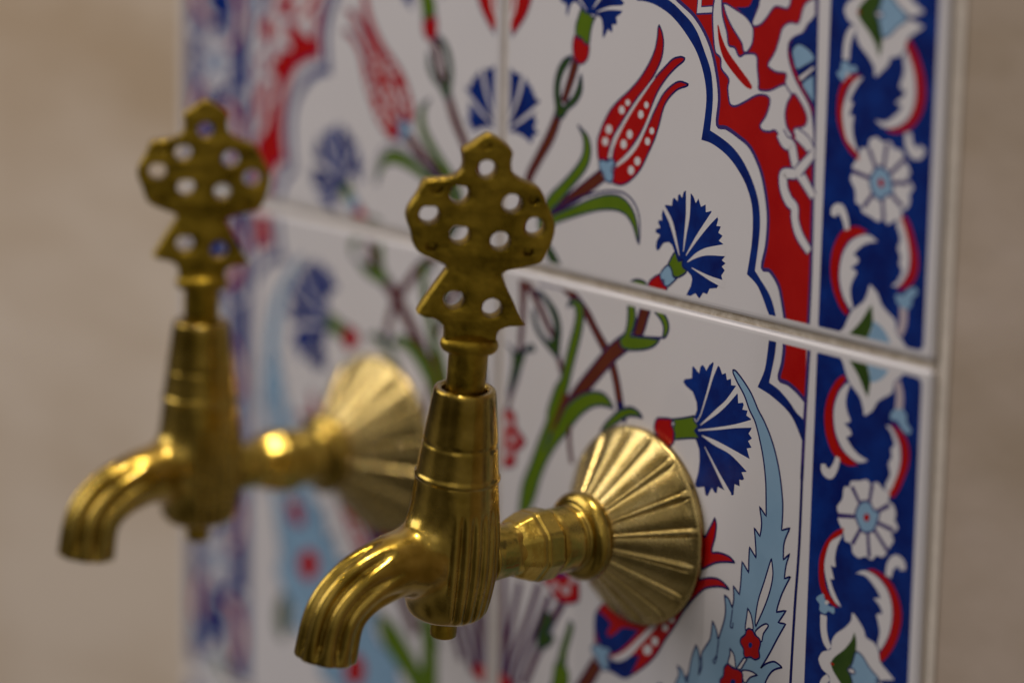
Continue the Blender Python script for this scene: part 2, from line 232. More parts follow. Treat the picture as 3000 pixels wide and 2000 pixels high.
(1,"PN",1,14,"D",70,[3588,-175,3783,-160,3739,-330,3607,-624,3400,-648,3474,-428,3549,-225]),
(1,"SD",4,0,"",0,[3380,-660,39,3751,-620,39,4087,-572,34]),
(1,"PG",1,14,"D",70,[3898,-208,3978,-171,4101,-189,4206,-292,4232,-409,4176,-533,4093,-579,4114,-402,4023,-282]),
(1,"PB",0,6,"B",70,[4603,-1159,4641,-1118,4799,-1076,4801,-901,4820,-887,4953,-974,4987,-861,5025,-832,5065,-847,5117,-904,5182,-806,5257,-746,5287,-767,5376,-782,5406,-793,5469,-894,5545,-860,5578,-960,5664,-924,5674,-1022,5780,-1009,5781,-1035,5808,-1109,5822,-1140,5840,-1262,5948,-1235,5959,-1259,5934,-1340,6048,-1334,6024,-1411,6130,-1444,6113,-1473,6146,-1572,6138,-1594,6084,-1670,6163,-1727,6080,-1783,6161,-1866,6057,-1898,6128,-2045,6104,-2066,6088,-2213,6065,-2251,5961,-2279,6023,-2372,5995,-2392,5919,-2401,5933,-2498,5817,-2490,5806,-2659,5777,-2672,5629,-2630,5600,-2630,5452,-2607,5428,-2714,5389,-2715,5317,-2650,5225,-2805,5185,-2793,5150,-2672,4993,-2719,4942,-2696,5012,-2477,5033,-2297,5015,-2125,4930,-1994,5017,-1936,4874,-1870,4969,-1770,4885,-1652,4939,-1531,4923,-1415,4828,-1272,4665,-1208]),
(1,"SW",3,0,"",0,[4931,-1717,10,5020,-1585,19,5161,-1210,39,5239,-982,53,5343,-711,106]),
(1,"SW",3,0,"",0,[5018,-1750,12,5370,-1478,72,5594,-1288,72,5823,-1034,96]),
(1,"SW",3,0,"",0,[4977,-1839,19,5420,-1724,39,5803,-1613,58,6180,-1500,120]),
(1,"SW",3,0,"",0,[5059,-1903,12,5353,-1956,82,5726,-2021,96,6137,-2156,217]),
(1,"SW",3,0,"",0,[5132,-2064,12,5287,-2231,34,5453,-2412,53,5720,-2691,106]),
(1,"PG",1,12,"D",100,[4378,-1781,4627,-1715,4884,-1633,4863,-1694,4974,-1777,4890,-1864,5022,-1962,4820,-1993,4422,-2095,4439,-2007,4385,-1936,4432,-1845]),
(1,"PR",1,14,"D",70,[4024,-1843,4145,-1813,4368,-1790,4356,-1874,4420,-1957,4420,-2052,4414,-2148,4286,-2229,4140,-2162,3971,-2045,3976,-1921]),
(1,"PT",1,13,"D",95,[6492,-5256,6570,-5628,6489,-6030,6408,-6453,6521,-6739,6247,-7129,5953,-7394,6086,-7688,5526,-7805,5082,-8045,5135,-8318,4587,-8525,3775,-9132,1724,-8673,2337,-8163,2700,-7795,2604,-7458,3171,-7326,3434,-7080,3335,-6743,3913,-6604,4128,-6311,4238,-6022,4611,-6110,4786,-5898,4994,-5566,5302,-5254,5766,-4973]),
(1,"PT",1,13,"D",95,[5705,-781,5763,-781,5921,-884,6120,-1057,6283,-1273,6422,-1420,6564,-1615,6689,-1851,6798,-2157,6872,-2508,6885,-2742,6874,-2969,7051,-2893,6959,-3082,6931,-3201,6934,-3404,7066,-3279,6998,-3469,6971,-3681,7102,-3613,6945,-3893,6862,-4099,6827,-4226,7037,-4147,6873,-4377,7035,-4352,6870,-4619,6714,-4888,6533,-5167,6647,-5067,6814,-4989,6928,-5006,6995,-5031,6839,-5104,6730,-5207,6643,-5365,6543,-5664,6220,-6164,5461,-6797,4562,-7199,4441,-6807,4519,-6219,4630,-5913,4704,-5747,4658,-5617,4783,-5670,4892,-5843,4942,-5600,4993,-5378,5075,-5179,5145,-5269,5175,-5483,5156,-5641,5223,-5484,5211,-5293,5285,-5163,5397,-4997,5433,-4706,5528,-4833,5570,-4980,5662,-4737,5712,-4560,5715,-4423,5681,-4241,5777,-4279,5850,-4376,5865,-4400,5893,-4257,5873,-4052,6015,-4157,6034,-3952,6047,-3632,6202,-3774,6193,-3578,6198,-3376,6350,-3512,6334,-3339,6287,-3061,6417,-3165,6444,-2959,6384,-2714,6536,-2833,6518,-2546,6495,-2286,6410,-1908,6237,-1482,6095,-1309,5971,-1112,5809,-944,5711,-823]),
(1,"PW",1,12,"D",70,[6681,-3438,6725,-3647,6698,-3854,6616,-4101,6496,-4359,6392,-4560,6377,-4470,6428,-4147,6545,-3824,6644,-3534]),
(1,"PW",1,12,"D",70,[6206,-4317,6288,-4411,6337,-4628,6175,-4669,6190,-4449]),
(1,"PW",1,12,"D",70,[6387,-4656,6486,-4537,6616,-4457,6668,-4477,6567,-4624,6526,-4756]),
(1,"PW",1,12,"D",70,[5843,-5034,5945,-5124,5988,-5317,5815,-5281,5848,-5135]),
(1,"PW",0,12,"D",70,[6158,-5102,6230,-5103,6100,-5301,6003,-5313]),
(1,"PW",1,12,"D",70,[6139,-5305,6331,-5267,6471,-5291,6316,-5366,6206,-5488,6144,-5412]),
(1,"SD",4,0,"",0,[5872,-4420,24,5847,-4603,24,5837,-4701,24,5886,-4702,24,5891,-4619,24]),
(1,"SD",4,0,"",0,[5585,-4984,29,5547,-5228,24,5472,-5330,24,5517,-5357,24,5566,-5223,24]),
(1,"PR",1,13,"D",70,[6250,-4623,6338,-4635,6379,-4685,6486,-4725,6509,-4800,6482,-4902,6500,-5005,6407,-5064,6301,-5055,6206,-5089,6156,-5055,6142,-4963,6070,-4887,6086,-4814,6169,-4739,6195,-4665]),
(1,"PB",0,0,"D",70,[6334,-4859,6330,-4879,6319,-4897,6303,-4909,6284,-4914,6267,-4910,6255,-4898,6250,-4881,6253,-4861,6264,-4843,6280,-4831,6299,-4826,6316,-4830,6328,-4842]),
(1,"PR",1,13,"D",70,[5816,-5287,5906,-5325,6042,-5317,6131,-5347,6146,-5439,6115,-5612,5926,-5745,5709,-5722,5643,-5602,5718,-5499,5731,-5372]),
(1,"PB",0,0,"D",70,[5994,-5528,5989,-5551,5974,-5572,5951,-5588,5925,-5594,5902,-5591,5885,-5579,5878,-5559,5883,-5536,5898,-5515,5921,-5499,5947,-5492,5970,-5496,5987,-5508]),
(1,"PR",1,14,"D",60,[2686,-5246,3186,-4772,3902,-4178,4602,-3710,5118,-3537,5342,-3228,5411,-3104,5449,-3204,5429,-3398,5377,-3559,5377,-3649,5498,-3623,5655,-3617,5773,-3630,5889,-3687,5699,-3722,5467,-3790,5274,-3897,5110,-4018,5067,-4165,5204,-4102,5341,-4056,5518,-4030,5657,-4058,5788,-4131,5601,-4132,5367,-4192,5211,-4268,5019,-4438,4769,-4721,4558,-5025,4367,-5269,4168,-5560,3968,-5768,3661,-6006,3411,-6151,3174,-6135,3022,-6104,3014,-5890,2707,-5825,2653,-5550]),
(1,"PB",1,0,"D",70,[2686,-5246,2904,-5271,3124,-5387,3422,-5326,3738,-5289,3433,-5609,3162,-5822,3011,-5818,2746,-5714,2661,-5476]),
(1,"SR",4,0,"",0,[2979,-5553,72,3084,-5455,144,3312,-5254,144,3619,-4950,144]),
(1,"PB",1,0,"D",70,[3037,-5927,3334,-5820,3775,-5677,3657,-5907,3537,-6082,3390,-6157,3131,-6132,3021,-6090]),
(1,"SW",4,0,"",0,[3079,-5909,48,3250,-5871,106,3480,-5725,120,3745,-5471,101,4048,-5168,96,4634,-4421,72]),
(1,"PW",0,0,"D",70,[4205,-5346,4198,-5380,4175,-5411,4141,-5434,4102,-5444,4067,-5439,4042,-5420,4032,-5390,4039,-5357,4062,-5325,4096,-5302,4135,-5293,4170,-5298,4195,-5317]),
(1,"PW",0,0,"D",70,[4052,-5526,4043,-5565,4016,-5602,3975,-5629,3929,-5641,3887,-5636,3856,-5614,3845,-5580,3853,-5541,3881,-5504,3922,-5477,3968,-5465,4010,-5471,4040,-5493]),
(1,"PW",0,0,"D",70,[4573,-4895,4566,-4927,4545,-4957,4513,-4978,4477,-4987,4443,-4982,4420,-4964,4411,-4936,4417,-4904,4439,-4874,4471,-4853,4507,-4844,4540,-4849,4564,-4867]),
(1,"PW",0,0,"D",70,[4429,-5071,4423,-5100,4403,-5126,4374,-5145,4342,-5153,4312,-5149,4290,-5133,4282,-5108,4288,-5080,4307,-5054,4336,-5035,4369,-5026,4399,-5031,4420,-5047]),
(1,"PT",1,13,"D",70,[2578,-5888,2705,-5768,2880,-5780,3009,-5761,3059,-5820,2973,-5944,3026,-6103,2937,-6155,2805,-6118,2714,-6012]),
(1,"SD",4,0,"",0,[2738,-6078,279,2445,-6502,298,2168,-6844,289]),
(1,"SN",4,0,"",0,[2738,-6078,217,2445,-6502,231,2168,-6844,231]),
(1,"PG",1,14,"D",70,[2012,-5549,2108,-5630,2049,-5849,1963,-6091,1940,-6391,2010,-6813,1494,-6954,1662,-6538,1805,-6059,1951,-5728]),
(1,"SV",4,0,"",0,[268,-5182,140,281,-6077,178,283,-6981,178]),
(1,"SN",4,0,"",0,[268,-5182,58,281,-6077,96,283,-6981,96]),
(1,"SV",4,0,"",0,[703,-5227,140,513,-5943,144,322,-6669,154,262,-7078,154]),
(1,"SN",4,0,"",0,[703,-5227,58,513,-5943,63,322,-6669,72,262,-7078,72]),
(1,"SV",4,0,"",0,[1207,-5135,144,907,-5845,144,554,-6533,144,380,-7046,144]),
(1,"SN",4,0,"",0,[1207,-5135,63,907,-5845,63,554,-6533,63,380,-7046,63]),
(1,"SV",4,0,"",0,[1485,-5273,144,1140,-5934,140,744,-6633,140,570,-7116,140]),
(1,"SN",4,0,"",0,[1485,-5273,63,1140,-5934,58,744,-6633,58,570,-7116,58]),
(1,"SV",4,0,"",0,[1825,-5307,164,1480,-5818,178,1155,-6391,168,848,-6980,168]),
(1,"SN",4,0,"",0,[1825,-5307,82,1480,-5818,96,1155,-6391,87,848,-6980,87]),
(1,"Pg",1,12,"D",70,[1358,-5576,1494,-5564,1589,-5688,1461,-5926,1596,-5906,1632,-5971,1468,-6146,1196,-6249,1188,-5996,1295,-5747]),
(1,"PR",1,12,"D",70,[1273,-5046,1652,-4838,2165,-4832,2242,-5002,2204,-5199,1847,-5316,1621,-5269,1435,-5124]),
(1,"PP",0,0,"D",70,[1718,-5063,1709,-5099,1681,-5134,1640,-5159,1594,-5170,1552,-5165,1523,-5144,1512,-5113,1521,-5076,1548,-5042,1589,-5017,1635,-5006,1677,-5011,1706,-5032]),
(1,"PP",0,0,"D",70,[2017,-5056,2008,-5094,1978,-5129,1934,-5156,1885,-5168,1840,-5163,1808,-5142,1796,-5110,1805,-5072,1835,-5036,1879,-5010,1929,-4998,1974,-5003,2005,-5024]),
(1,"PP",0,0,"D",70,[2164,-4854,2155,-4884,2129,-4912,2090,-4934,2047,-4944,2008,-4941,1980,-4926,1970,-4901,1978,-4871,2005,-4842,2043,-4821,2086,-4811,2125,-4813,2153,-4829]),
(1,"PB",0,0,"D",70,[1897,-4809,1885,-4837,1849,-4866,1796,-4890,1736,-4904,1682,-4906,1644,-4894,1630,-4873,1643,-4844,1679,-4815,1732,-4791,1792,-4777,1846,-4776,1883,-4787]),
(1,"PR",1,12,"D",70,[91,-6942,376,-6911,519,-6978,524,-7128,99,-7243]),
(1,"PR",0,0,"D",70,[5151,-6313,5194,-6469,5313,-6605,5478,-6684,5644,-6685,5767,-6605,5812,-6468,5769,-6310,5648,-6174,5482,-6096,5317,-6097,5196,-6177]),
(1,"PR",0,0,"D",70,[3685,-7913,3725,-8076,3839,-8218,3998,-8301,4158,-8304,4277,-8223,4321,-8082,4280,-7918,4164,-7776,4005,-7693,3846,-7693,3729,-7773]),
(1,"PG",1,10,"D",70,[3335,-6743,2870,-6826,2407,-7128,1896,-7579,1440,-8038,1934,-8175,2395,-7744,2859,-7463,3225,-7152]),
(1,"PG",1,10,"D",70,[2018,-6416,1652,-6385,1557,-8071,2014,-8197,1975,-7078]),
(1,"Pg",1,10,"D",70,[6338,-7131,6133,-7309,6143,-7702,6289,-8033,6483,-7919,6541,-7540]),
(2,"PW",1,0,"D",60,[7860,-73,7863,-130,7993,-239,8053,-355,8150,-514,8371,-687,8450,-848,8472,-930,8541,-906,8640,-825,8719,-697,8834,-612,8999,-507,9032,-352,9138,-270,9249,-164,9372,-104,9357,139]),
(2,"Pg",1,0,"D",70,[8076,-149,8269,-140,8444,-147,8531,-306,8568,-437,8530,-670,8451,-571,8318,-382]),
(2,"PT",1,0,"D",70,[8444,-147,8974,-102,8881,-255,8768,-363,8582,-434,8539,-292]),
(2,"PR",1,0,"D",70,[8040,-433,7903,-521,7771,-711,7693,-917,7673,-1112,7718,-1359,7856,-1588,8040,-1691,8219,-1718,8393,-1669,8249,-1610,8030,-1502,7893,-1299,7845,-1066,7852,-886,7930,-681,8070,-503]),
(2,"PW",1,0,"D",80,[8116,-533,7982,-659,7902,-813,7866,-970,7875,-1137,7930,-1317,8065,-1494,8248,-1597,8426,-1631,8588,-1566,8420,-1524,8275,-1452,8126,-1317,8232,-1264,8207,-1199,8079,-1122,8203,-1073,8140,-958,8098,-840,8108,-711,8161,-550]),
(2,"SW",4,0,"",0,[7984,-1642,87,7939,-1786,120,7839,-1916,149,7720,-1883,144,7697,-1798,87]),
(2,"SP",4,0,"",0,[9090,-329,120,9153,-515,144,9143,-765,144]),
(2,"PT",1,0,"D",70,[9031,-759,9198,-703,9295,-771,9311,-879,9400,-961,9354,-1032,9233,-994,9125,-891,8988,-880]),
(2,"PR",1,0,"D",70,[9008,-938,9183,-1004,9326,-1125,9387,-1299,9374,-1489,9308,-1665,9218,-1859,9106,-1990,9018,-1952,9112,-1794,9201,-1587,9240,-1391,9212,-1210,9100,-1045]),
(2,"PW",1,0,"D",80,[8909,-995,9016,-1074,9094,-1234,9031,-1309,9054,-1417,8993,-1530,9036,-1672,8944,-1867,9034,-1924,9142,-1725,9212,-1485,9198,-1250,9102,-1082,8994,-991]),
(2,"PW",1,0,"D",70,[8132,-2053,8237,-2018,8267,-1935,8441,-1892,8578,-1844,8668,-1888,8787,-1838,8895,-1903,9035,-1949,9024,-2052,9130,-2104,9180,-2219,9159,-2300,9231,-2397,9170,-2474,9105,-2527,9161,-2602,9082,-2722,9035,-2809,8954,-2891,8832,-2894,8750,-2980,8609,-2959,8489,-3012,8362,-2965,8339,-2867,8283,-2829,8194,-2823,8152,-2704,8036,-2550,8046,-2470,8007,-2363,8107,-2225]),
(2,"SV",2,0,"",0,[8514,-2275,63,8402,-2141,63,8289,-2007,72]),
(2,"SV",2,0,"",0,[8636,-2237,63,8665,-2060,63,8694,-1883,72]),
(2,"SV",2,0,"",0,[8742,-2305,63,8894,-2208,63,9045,-2110,72]),
(2,"SV",2,0,"",0,[8774,-2411,63,8964,-2435,63,9152,-2459,72]),
(2,"SV",2,0,"",0,[8743,-2507,63,8897,-2644,63,9051,-2780,72]),
(2,"SV",2,0,"",0,[8636,-2558,63,8666,-2755,63,8696,-2951,72]),
(2,"SV",2,0,"",0,[8532,-2524,63,8439,-2682,63,8346,-2840,72]),
(2,"SV",2,0,"",0,[8438,-2418,63,8236,-2452,63,8032,-2486,72]),
(2,"PT",1,14,"V",70,[8545,-2162,8667,-2165,8741,-2240,8851,-2267,8824,-2400,8776,-2525,8692,-2588,8554,-2616,8462,-2544,8382,-2396,8444,-2242]),
(2,"PR",0,0,"D",70,[8669,-2377,8665,-2403,8650,-2427,8627,-2443,8601,-2449,8577,-2443,8559,-2427,8552,-2403,8556,-2376,8571,-2353,8594,-2336,8620,-2331,8644,-2336,8662,-2353]),
(2,"PR",1,0,"D",70,[8166,-2636,7975,-2744,7822,-2908,7708,-3130,7679,-3332,7711,-3586,7824,-3755,7991,-3831,8127,-3837,7939,-3701,7831,-3557,7790,-3306,7815,-3105,7929,-2884,8136,-2733]),
(2,"PW",1,0,"D",80,[8154,-2736,7929,-2884,7863,-2987,7810,-3171,7799,-3304,7835,-3452,7937,-3662,8052,-3777,8179,-3814,8083,-3704,7995,-3583,7925,-3454,8006,-3443,7974,-3366,7923,-3249,8022,-3251,8006,-3125,8040,-2946]),
(2,"PT",1,0,"D",70,[7654,-3807,7794,-3707,7834,-3776,7921,-3859,8029,-3859,8029,-3950,7916,-3939,7847,-3998,7736,-3970,7731,-3880]),
(2,"PW",0,0,"D",70,[7920,-3807,7916,-3822,7905,-3835,7888,-3846,7869,-3850,7851,-3849,7839,-3841,7834,-3828,7837,-3814,7849,-3800,7865,-3790,7885,-3785,7902,-3787,7915,-3795]),
(2,"SW",4,0,"",0,[7821,-4022,135,7833,-4235,132,7887,-4392,130,7974,-4488,96]),
(2,"SW",4,0,"",0,[9090,-3143,120,9116,-2991,144,9212,-2885,168,9324,-2891,149,9364,-2983,111]),
(2,"PR",1,0,"D",70,[8655,-3138,8793,-3105,9004,-3144,9201,-3263,9333,-3459,9381,-3677,9344,-3915,9254,-4130,9143,-4300,9028,-4408,8983,-4304,9082,-4149,9173,-3933,9210,-3694,9181,-3497,9083,-3317,8903,-3194,8743,-3155]),
(2,"PW",1,0,"D",80,[8441,-3246,8586,-3173,8744,-3168,8904,-3219,9067,-3333,9164,-3501,9193,-3698,9156,-3938,9064,-4141,8984,-4258,8935,-4174,8967,-3986,8924,-3842,8892,-3748,9012,-3705,8945,-3606,8821,-3528,8958,-3488,8898,-3413,8788,-3324,8643,-3243]),
(2,"PW",1,0,"D",60,[8413,-3841,8561,-3947,8655,-4039,8699,-4132,8856,-4169,8948,-4248,9002,-4415,9138,-4508,9282,-4594,9283,-4611,7956,-4967,7804,-4862,7745,-4732,7825,-4579,7993,-4496,8012,-4360,8095,-4234,8267,-4099,8385,-3965]),
(2,"Pg",1,0,"D",70,[8464,-4114,8510,-4232,8502,-4455,8422,-4607,8288,-4773,8347,-4862,8152,-4914,8001,-4810,8045,-4627,8268,-4425,8402,-4260]),
(2,"PT",1,10,"D",70,[8516,-4393,8660,-4433,8754,-4519,8846,-4585,8973,-4655,9001,-4686,8382,-4852,8315,-4766,8439,-4602]),
(2,"PW",0,10,"D",70,[8519,-4718,8511,-4755,8486,-4790,8447,-4816,8403,-4828,8363,-4823,8334,-4802,8322,-4770,8330,-4733,8356,-4698,8394,-4672,8438,-4660,8478,-4665,8507,-4686]),
(2,"PR",0,0,"D",70,[8100,-4731,8094,-4761,8075,-4789,8045,-4810,8012,-4818,7981,-4814,7959,-4797,7950,-4771,7956,-4740,7975,-4712,8005,-4692,8038,-4683,8069,-4688,8091,-4705])]
# ------------------------------------------------------------------ painted design, in 1/10000 of a tile width
E1, E2, HT = 0.9565, 0.7472, 0.9403        # outer edge and inner edge of the blue border, tile height
GAP, OUT = 0.0050, 0.9750                  # half joint, outer edge of the panel
def smooth_path(pts, closed, n, corner=None):
    pts = np.asarray(pts, float); N = len(pts); out = []
    def ang(i):
        a = pts[(i-1)%N][:2]-pts[i][:2]; b = pts[(i+1)%N][:2]-pts[i][:2]
        return math.degrees(math.acos(max(-1,min(1,a@b/(np.linalg.norm(a)*np.linalg.norm(b)+1e-12)))))
    cor = [ang(i) < corner for i in range(N)] if corner else [False]*N
    for i in (range(N) if closed else range(N-1)):
        p1 = pts[i]; p2 = pts[(i+1)%N]
        p0 = pts[(i-1)%N] if (closed or i > 0) else p1
        p3 = pts[(i+2)%N] if (closed or i < N-2) else p2
        if cor[i]: p0 = p1
        if cor[(i+1)%N]: p3 = p2
        L = np.linalg.norm(p2-p1)
        m1 = (p2-p0)/2; m2 = (p3-p1)/2
        for m in (m1, m2):
            l = np.linalg.norm(m)
            if l > L: m *= L/l
        for k in range(n):
            t = k/n
            out.append((2*t**3-3*t**2+1)*p1+(t**3-2*t**2+t)*m1+(-2*t**3+3*t**2)*p2+(t**3-t**2)*m2)
    if not closed: out.append(pts[-1])
    return np.array(out)
def ribbon(uv, w):
    uv = np.asarray(uv); d = np.gradient(uv, axis=0)
    if np.allclose(uv[0], uv[-1]): d[0] = d[-1] = (uv[1]-uv[0]+uv[-1]-uv[-2])/2
    d /= np.linalg.norm(d, axis=1)[:,None]+1e-12; n = np.stack([-d[:,1], d[:,0]], 1)
    l = uv+n*w[:,None]/2; r = uv-n*w[:,None]/2
    return [[l[j], l[j+1], r[j+1], r[j]] for j in range(len(uv)-1)]
def clip(poly, x0, x1, y0, y1):
    pl = [tuple(q) for q in poly]
    for ax, val, sg in ((0,x0,1),(0,x1,-1),(1,y0,1),(1,y1,-1)):
        o = []
        for i in range(len(pl)):
            a, b = pl[i-1], pl[i]
            ia = (a[ax]-val)*sg >= 0; ib = (b[ax]-val)*sg >= 0
            if ia != ib:
                f = (val-a[ax])/(b[ax]-a[ax]); p = [a[0]+(b[0]-a[0])*f, a[1]+(b[1]-a[1])*f]; p[ax] = val; o.append(tuple(p))
            if ib: o.append(b)
        pl = o
        if len(pl) < 3: return []
    return pl
def expand(row):
    g, kc, a1, ol, olc, cor, n = row
    res = []
    if kc[0] == 'P':
        uv = np.array(n, float).reshape(-1,2)/10000
        if a1: uv = smooth_path(uv, True, 4, cor)
        res.append((kc[1], [uv]))
        if ol:
            q = np.vstack([uv, uv[:1]]); res.append((olc, ribbon(q, np.full(len(q), ol/3.92/1080))))
    else:
        q = np.array(n, float).reshape(-1,3)/10000; q = smooth_path(q, False, max(3,a1+1)); res.append((kc[1], ribbon(q[:,:2], np.abs(q[:,2]))))
    return res
SHAPES = [(row[0], s) for row in ART for s in expand(row)]

def tile_art(kind):
    """every painted shape of one right-hand tile, v measured from the joint: 0..HT (upper) or -HT..0 (lower)"""
    sg = 1 if kind == 'upper' else -1
    lo, hi = (GAP+.0125, HT-GAP-.0125) if sg > 0 else (-HT+GAP+.015, -GAP-.015)
    out = []; g_ = .010
    r = .010
    bx0, bx1 = E2, E1; c = []
    for (cx, cy, a0) in ((bx1-r,hi-r,0),(bx0+r*.4,hi-r*.4,90),(bx0+r*.4,lo+r*.4,180),(bx1-r,lo+r,270)):
        rr = r if cx > .9 else r*.4
        for k in range(5):
            t = math.radians(a0+k*22.5); c.append((cx+rr*math.cos(t), cy+rr*math.sin(t)))
    out.append(('B', [c]))
    if kind != 'foot':
        for g, (col, polys) in SHAPES:
            if g == (0 if sg > 0 else 1): out.append((col, [k for k in (clip(q, GAP+.0150, .752, lo, hi) for q in polys) if k]))
    for g, (col, polys) in SHAPES:
        if g != 2: continue
        for half in (0,1):
            f = (lambda v: v) if half == 0 else (lambda v: -HT-v)
            h = (lambda v: -f(v)) if sg > 0 else f
            P = []
            for q in polys:
                k = clip(q, E2+.002, E1-.002, -HT/2-.0002, 0)
                if not k: continue
                k = clip([(x,h(y)) for x,y in k], E2+.002, E1-.002, lo, hi)
                if k: P.append(k)
            if P: out.append((col, P))
    return out
STEP = 0.000012
def make_tile(name, kind, side, v0, parent):
    """a rounded 6 mm slab with its glaze colours laid on the front as thin raised glaze"""
    sg = 1 if kind == 'upper' else -1
    y_lo, y_hi = (GAP, HT-GAP) if sg > 0 else (-HT+GAP, -GAP)
    x_lo, x_hi = GAP, OUT
    bm = bmesh.new()
    bmesh.ops.create_cube(bm, size=1)
    for v in bm.verts:
        v.co = Vector(((x_lo+x_hi)/2+v.co.x*(x_hi-x_lo), .015+v.co.y*.030, (y_lo+y_hi)/2+v.co.z*(y_hi-y_lo)))
    ed = [e for e in bm.edges if min(v.co.y for v in e.verts) < .01]
    bmesh.ops.bevel(bm, geom=ed, offset=.0105, segments=4, profile=.6, affect='EDGES')
    for f in bm.faces: f.material_index = CK.index('K') if (f.normal.y > -.1 and abs(f.calc_center_median().y) > .008) else 0
    levels = []
    for col, polys in tile_art(kind):
        a = np.vstack([np.array(q) for q in polys]) if polys else None
        if a is None: continue
        bb = (a[:,0].min(), a[:,1].min(), a[:,0].max(), a[:,1].max()); l = 1
        for b, mm in levels:
            if not (bb[2] < b[0] or b[2] < bb[0] or bb[3] < b[1] or b[3] < bb[1]): l = max(l, mm+1)
        levels.append((bb, l)); y = -STEP*l
        for q in polys:
            if len(q) == 4 or len(q) == 3:
                vs = [bm.verts.new((p[0], y, p[1])) for p in q]
                try: f = bm.faces.new(vs); f.material_index = CK.index(col)
                except ValueError: pass
                continue
            qq = [q[0]]
            for p in q[1:]:
                if abs(p[0]-qq[-1][0])+abs(p[1]-qq[-1][1]) > 1e-6: qq.append(p)
            tri = tessellate_polygon([[Vector((p[0],p[1],0)) for p in qq]])
            vs = [bm.verts.new((p[0], y, p[1])) for p in qq]
            for t in tri:
                try: f = bm.faces.new([vs[i] for i in t]); f.material_index = CK.index(col)
                except ValueError: pass
    for v in bm.verts:
        v.co = Vector((v.co.x*side, v.co.y, v.co.z+v0))*W
    for f in bm.faces:
        f.normal_update()
        if f.normal.y > 0 and f.calc_center_median().y < .0001: f.normal_flip()
    if side < 0: bmesh.ops.reverse_faces(bm, faces=[f for f in bm.faces if f.calc_center_median().y >= .0001*W])
    me = bpy.data.meshes.new(name); bm.to_mesh(me); bm.free()
    return link(name, me, [COL[k] for k in CK], parent, smooth=False)

# ------------------------------------------------------------------ wall
def box(x0,x1,y0,y1,z0,z1):
    v = [(x,y,z) for x in (x0,x1) for y in (y0,y1) for z in (z0,z1)]
    return v, [(0,1,3,2),(4,6,7,5),(0,4,5,1),(2,3,7,6),(0,2,6,4),(1,5,7,3)]
link('wall', mesh('wall', *box(-9,.1,.0130,.6,-7,7)), M_wall, smooth=False, kind='structure')      # wall halves meet behind the tiles; right half's light fall-off is in its colour
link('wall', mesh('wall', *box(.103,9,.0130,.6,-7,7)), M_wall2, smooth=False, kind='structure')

panel = empty('tile_panel', (0,0,-2*HT), label='painted ceramic tile panel of blue, red and green flowers set on the beige wall', category='tile panel')
def up(o): o.parent = panel; o.matrix_parent_inverse = Matrix.Translation((0,0,2*HT*W)); return o
for v0, kind in ((0,'upper'),(0,'lower'),(-HT,'foot')):
    for side in (1,-1):
        up(make_tile('tile', kind, side, v0, None))
# grout: a bed behind the tiles with a rough, slightly uneven face in each joint
def grout():
    vs, fs = [], []
    def strip(p0, p1, half, along):
        n = 260; b = len(vs); m = 6
        for i in range(n+1):
            t = i/n; base = p0+(p1-p0)*t
            for j in range(m+1):
                s = -half+2*half*j/m
                x, z = (base, s) if along == 'x' else (s, base)
                return_y = .0075+.0012*(noise.noise(Vector((x*50,z*50,3.1)))+.7*noise.noise(Vector((x*210,z*210,7))))
                vs.append((x, return_y, z))
        for i in range(n):
            for j in range(m):
                a = b+i*(m+1)+j; fs.append((a,a+1,a+m+2,a+m+1))
        return b
    k = len(vs); strip(-OUT+.004, OUT-.004, .012, 'x')
    s0 = len(vs); strip(-OUT+.004, OUT-.004, .012, 'x')
    for i in range(s0, len(vs)): vs[i] = (vs[i][0], vs[i][1], vs[i][2]-HT)
    strip(-2*HT, HT, .012, 'z')
    return mesh('grout', vs, fs)
up(link('grout', grout(), M_grout, smooth=True))
up(link('mortar_bed', mesh('mortar_bed', *box(-OUT-.020, OUT+.020, .0104, .0302, -2*HT-.02, HT+.02)), M_mortar, smooth=False))

# ------------------------------------------------------------------ tap, built once in its own frame:
# origin on the wall at the pipe axis, +x to the side, -y out of the wall, z up
AX = 0.3660
def lathe(profile, n=96, cx=0, cy=-AX, mod=None, sy=1.0):
    vs, fs = [], []
    for h, r in profile:
        for i in range(n):
            a = 2*math.pi*i/n; rr = r if mod is None else r*mod(a, h)
            vs.append((cx+rr*math.cos(a), cy+rr*math.sin(a)*sy, h))
    for k in range(len(profile)-1):
        for i in range(n):
            j = (i+1)%n; fs.append((k*n+i, k*n+j, (k+1)*n+j, (k+1)*n+i))
    fs.append(tuple(range(n))[::-1]); fs.append(tuple((len(profile)-1)*n+i for i in range(n)))
    return vs, fs
def turn_y(profile, n=96, mod=None, h0=-.001):
    """surface of revolution about the pipe axis; profile = (distance from wall, radius)"""
    vs, fs = [], []
    for a_, r in profile:
        for i in range(n):
            t = 2*math.pi*i/n; rr = r if mod is None else mod(t, a_, r)
            vs.append((rr*math.cos(t), -a_, h0+rr*math.sin(t)))
    for k in range(len(profile)-1):
        for i in range(n):
            j = (i+1)%n; fs.append((k*n+i, k*n+j, (k+1)*n+j, (k+1)*n+i))
    fs.append(tuple(range(n))[::-1]); fs.append(tuple((len(profile)-1)*n+i for i in range(n)))
    return vs, fs
def resample(prof, step):
    out = [prof[0]]
    for a, b in zip(prof, prof[1:]):
        n = max(1, int(math.hypot(b[0]-a[0], b[1]-a[1])/step))
        for k in range(1, n+1): out.append((a[0]+(b[0]-a[0])*k/n, a[1]+(b[1]-a[1])*k/n))
    return out
def fix(me):
    bm = bmesh.new(); bm.from_mesh(me); bmesh.ops.recalc_face_normals(bm, faces=bm.faces); bm.to_mesh(me); bm.free(); return me

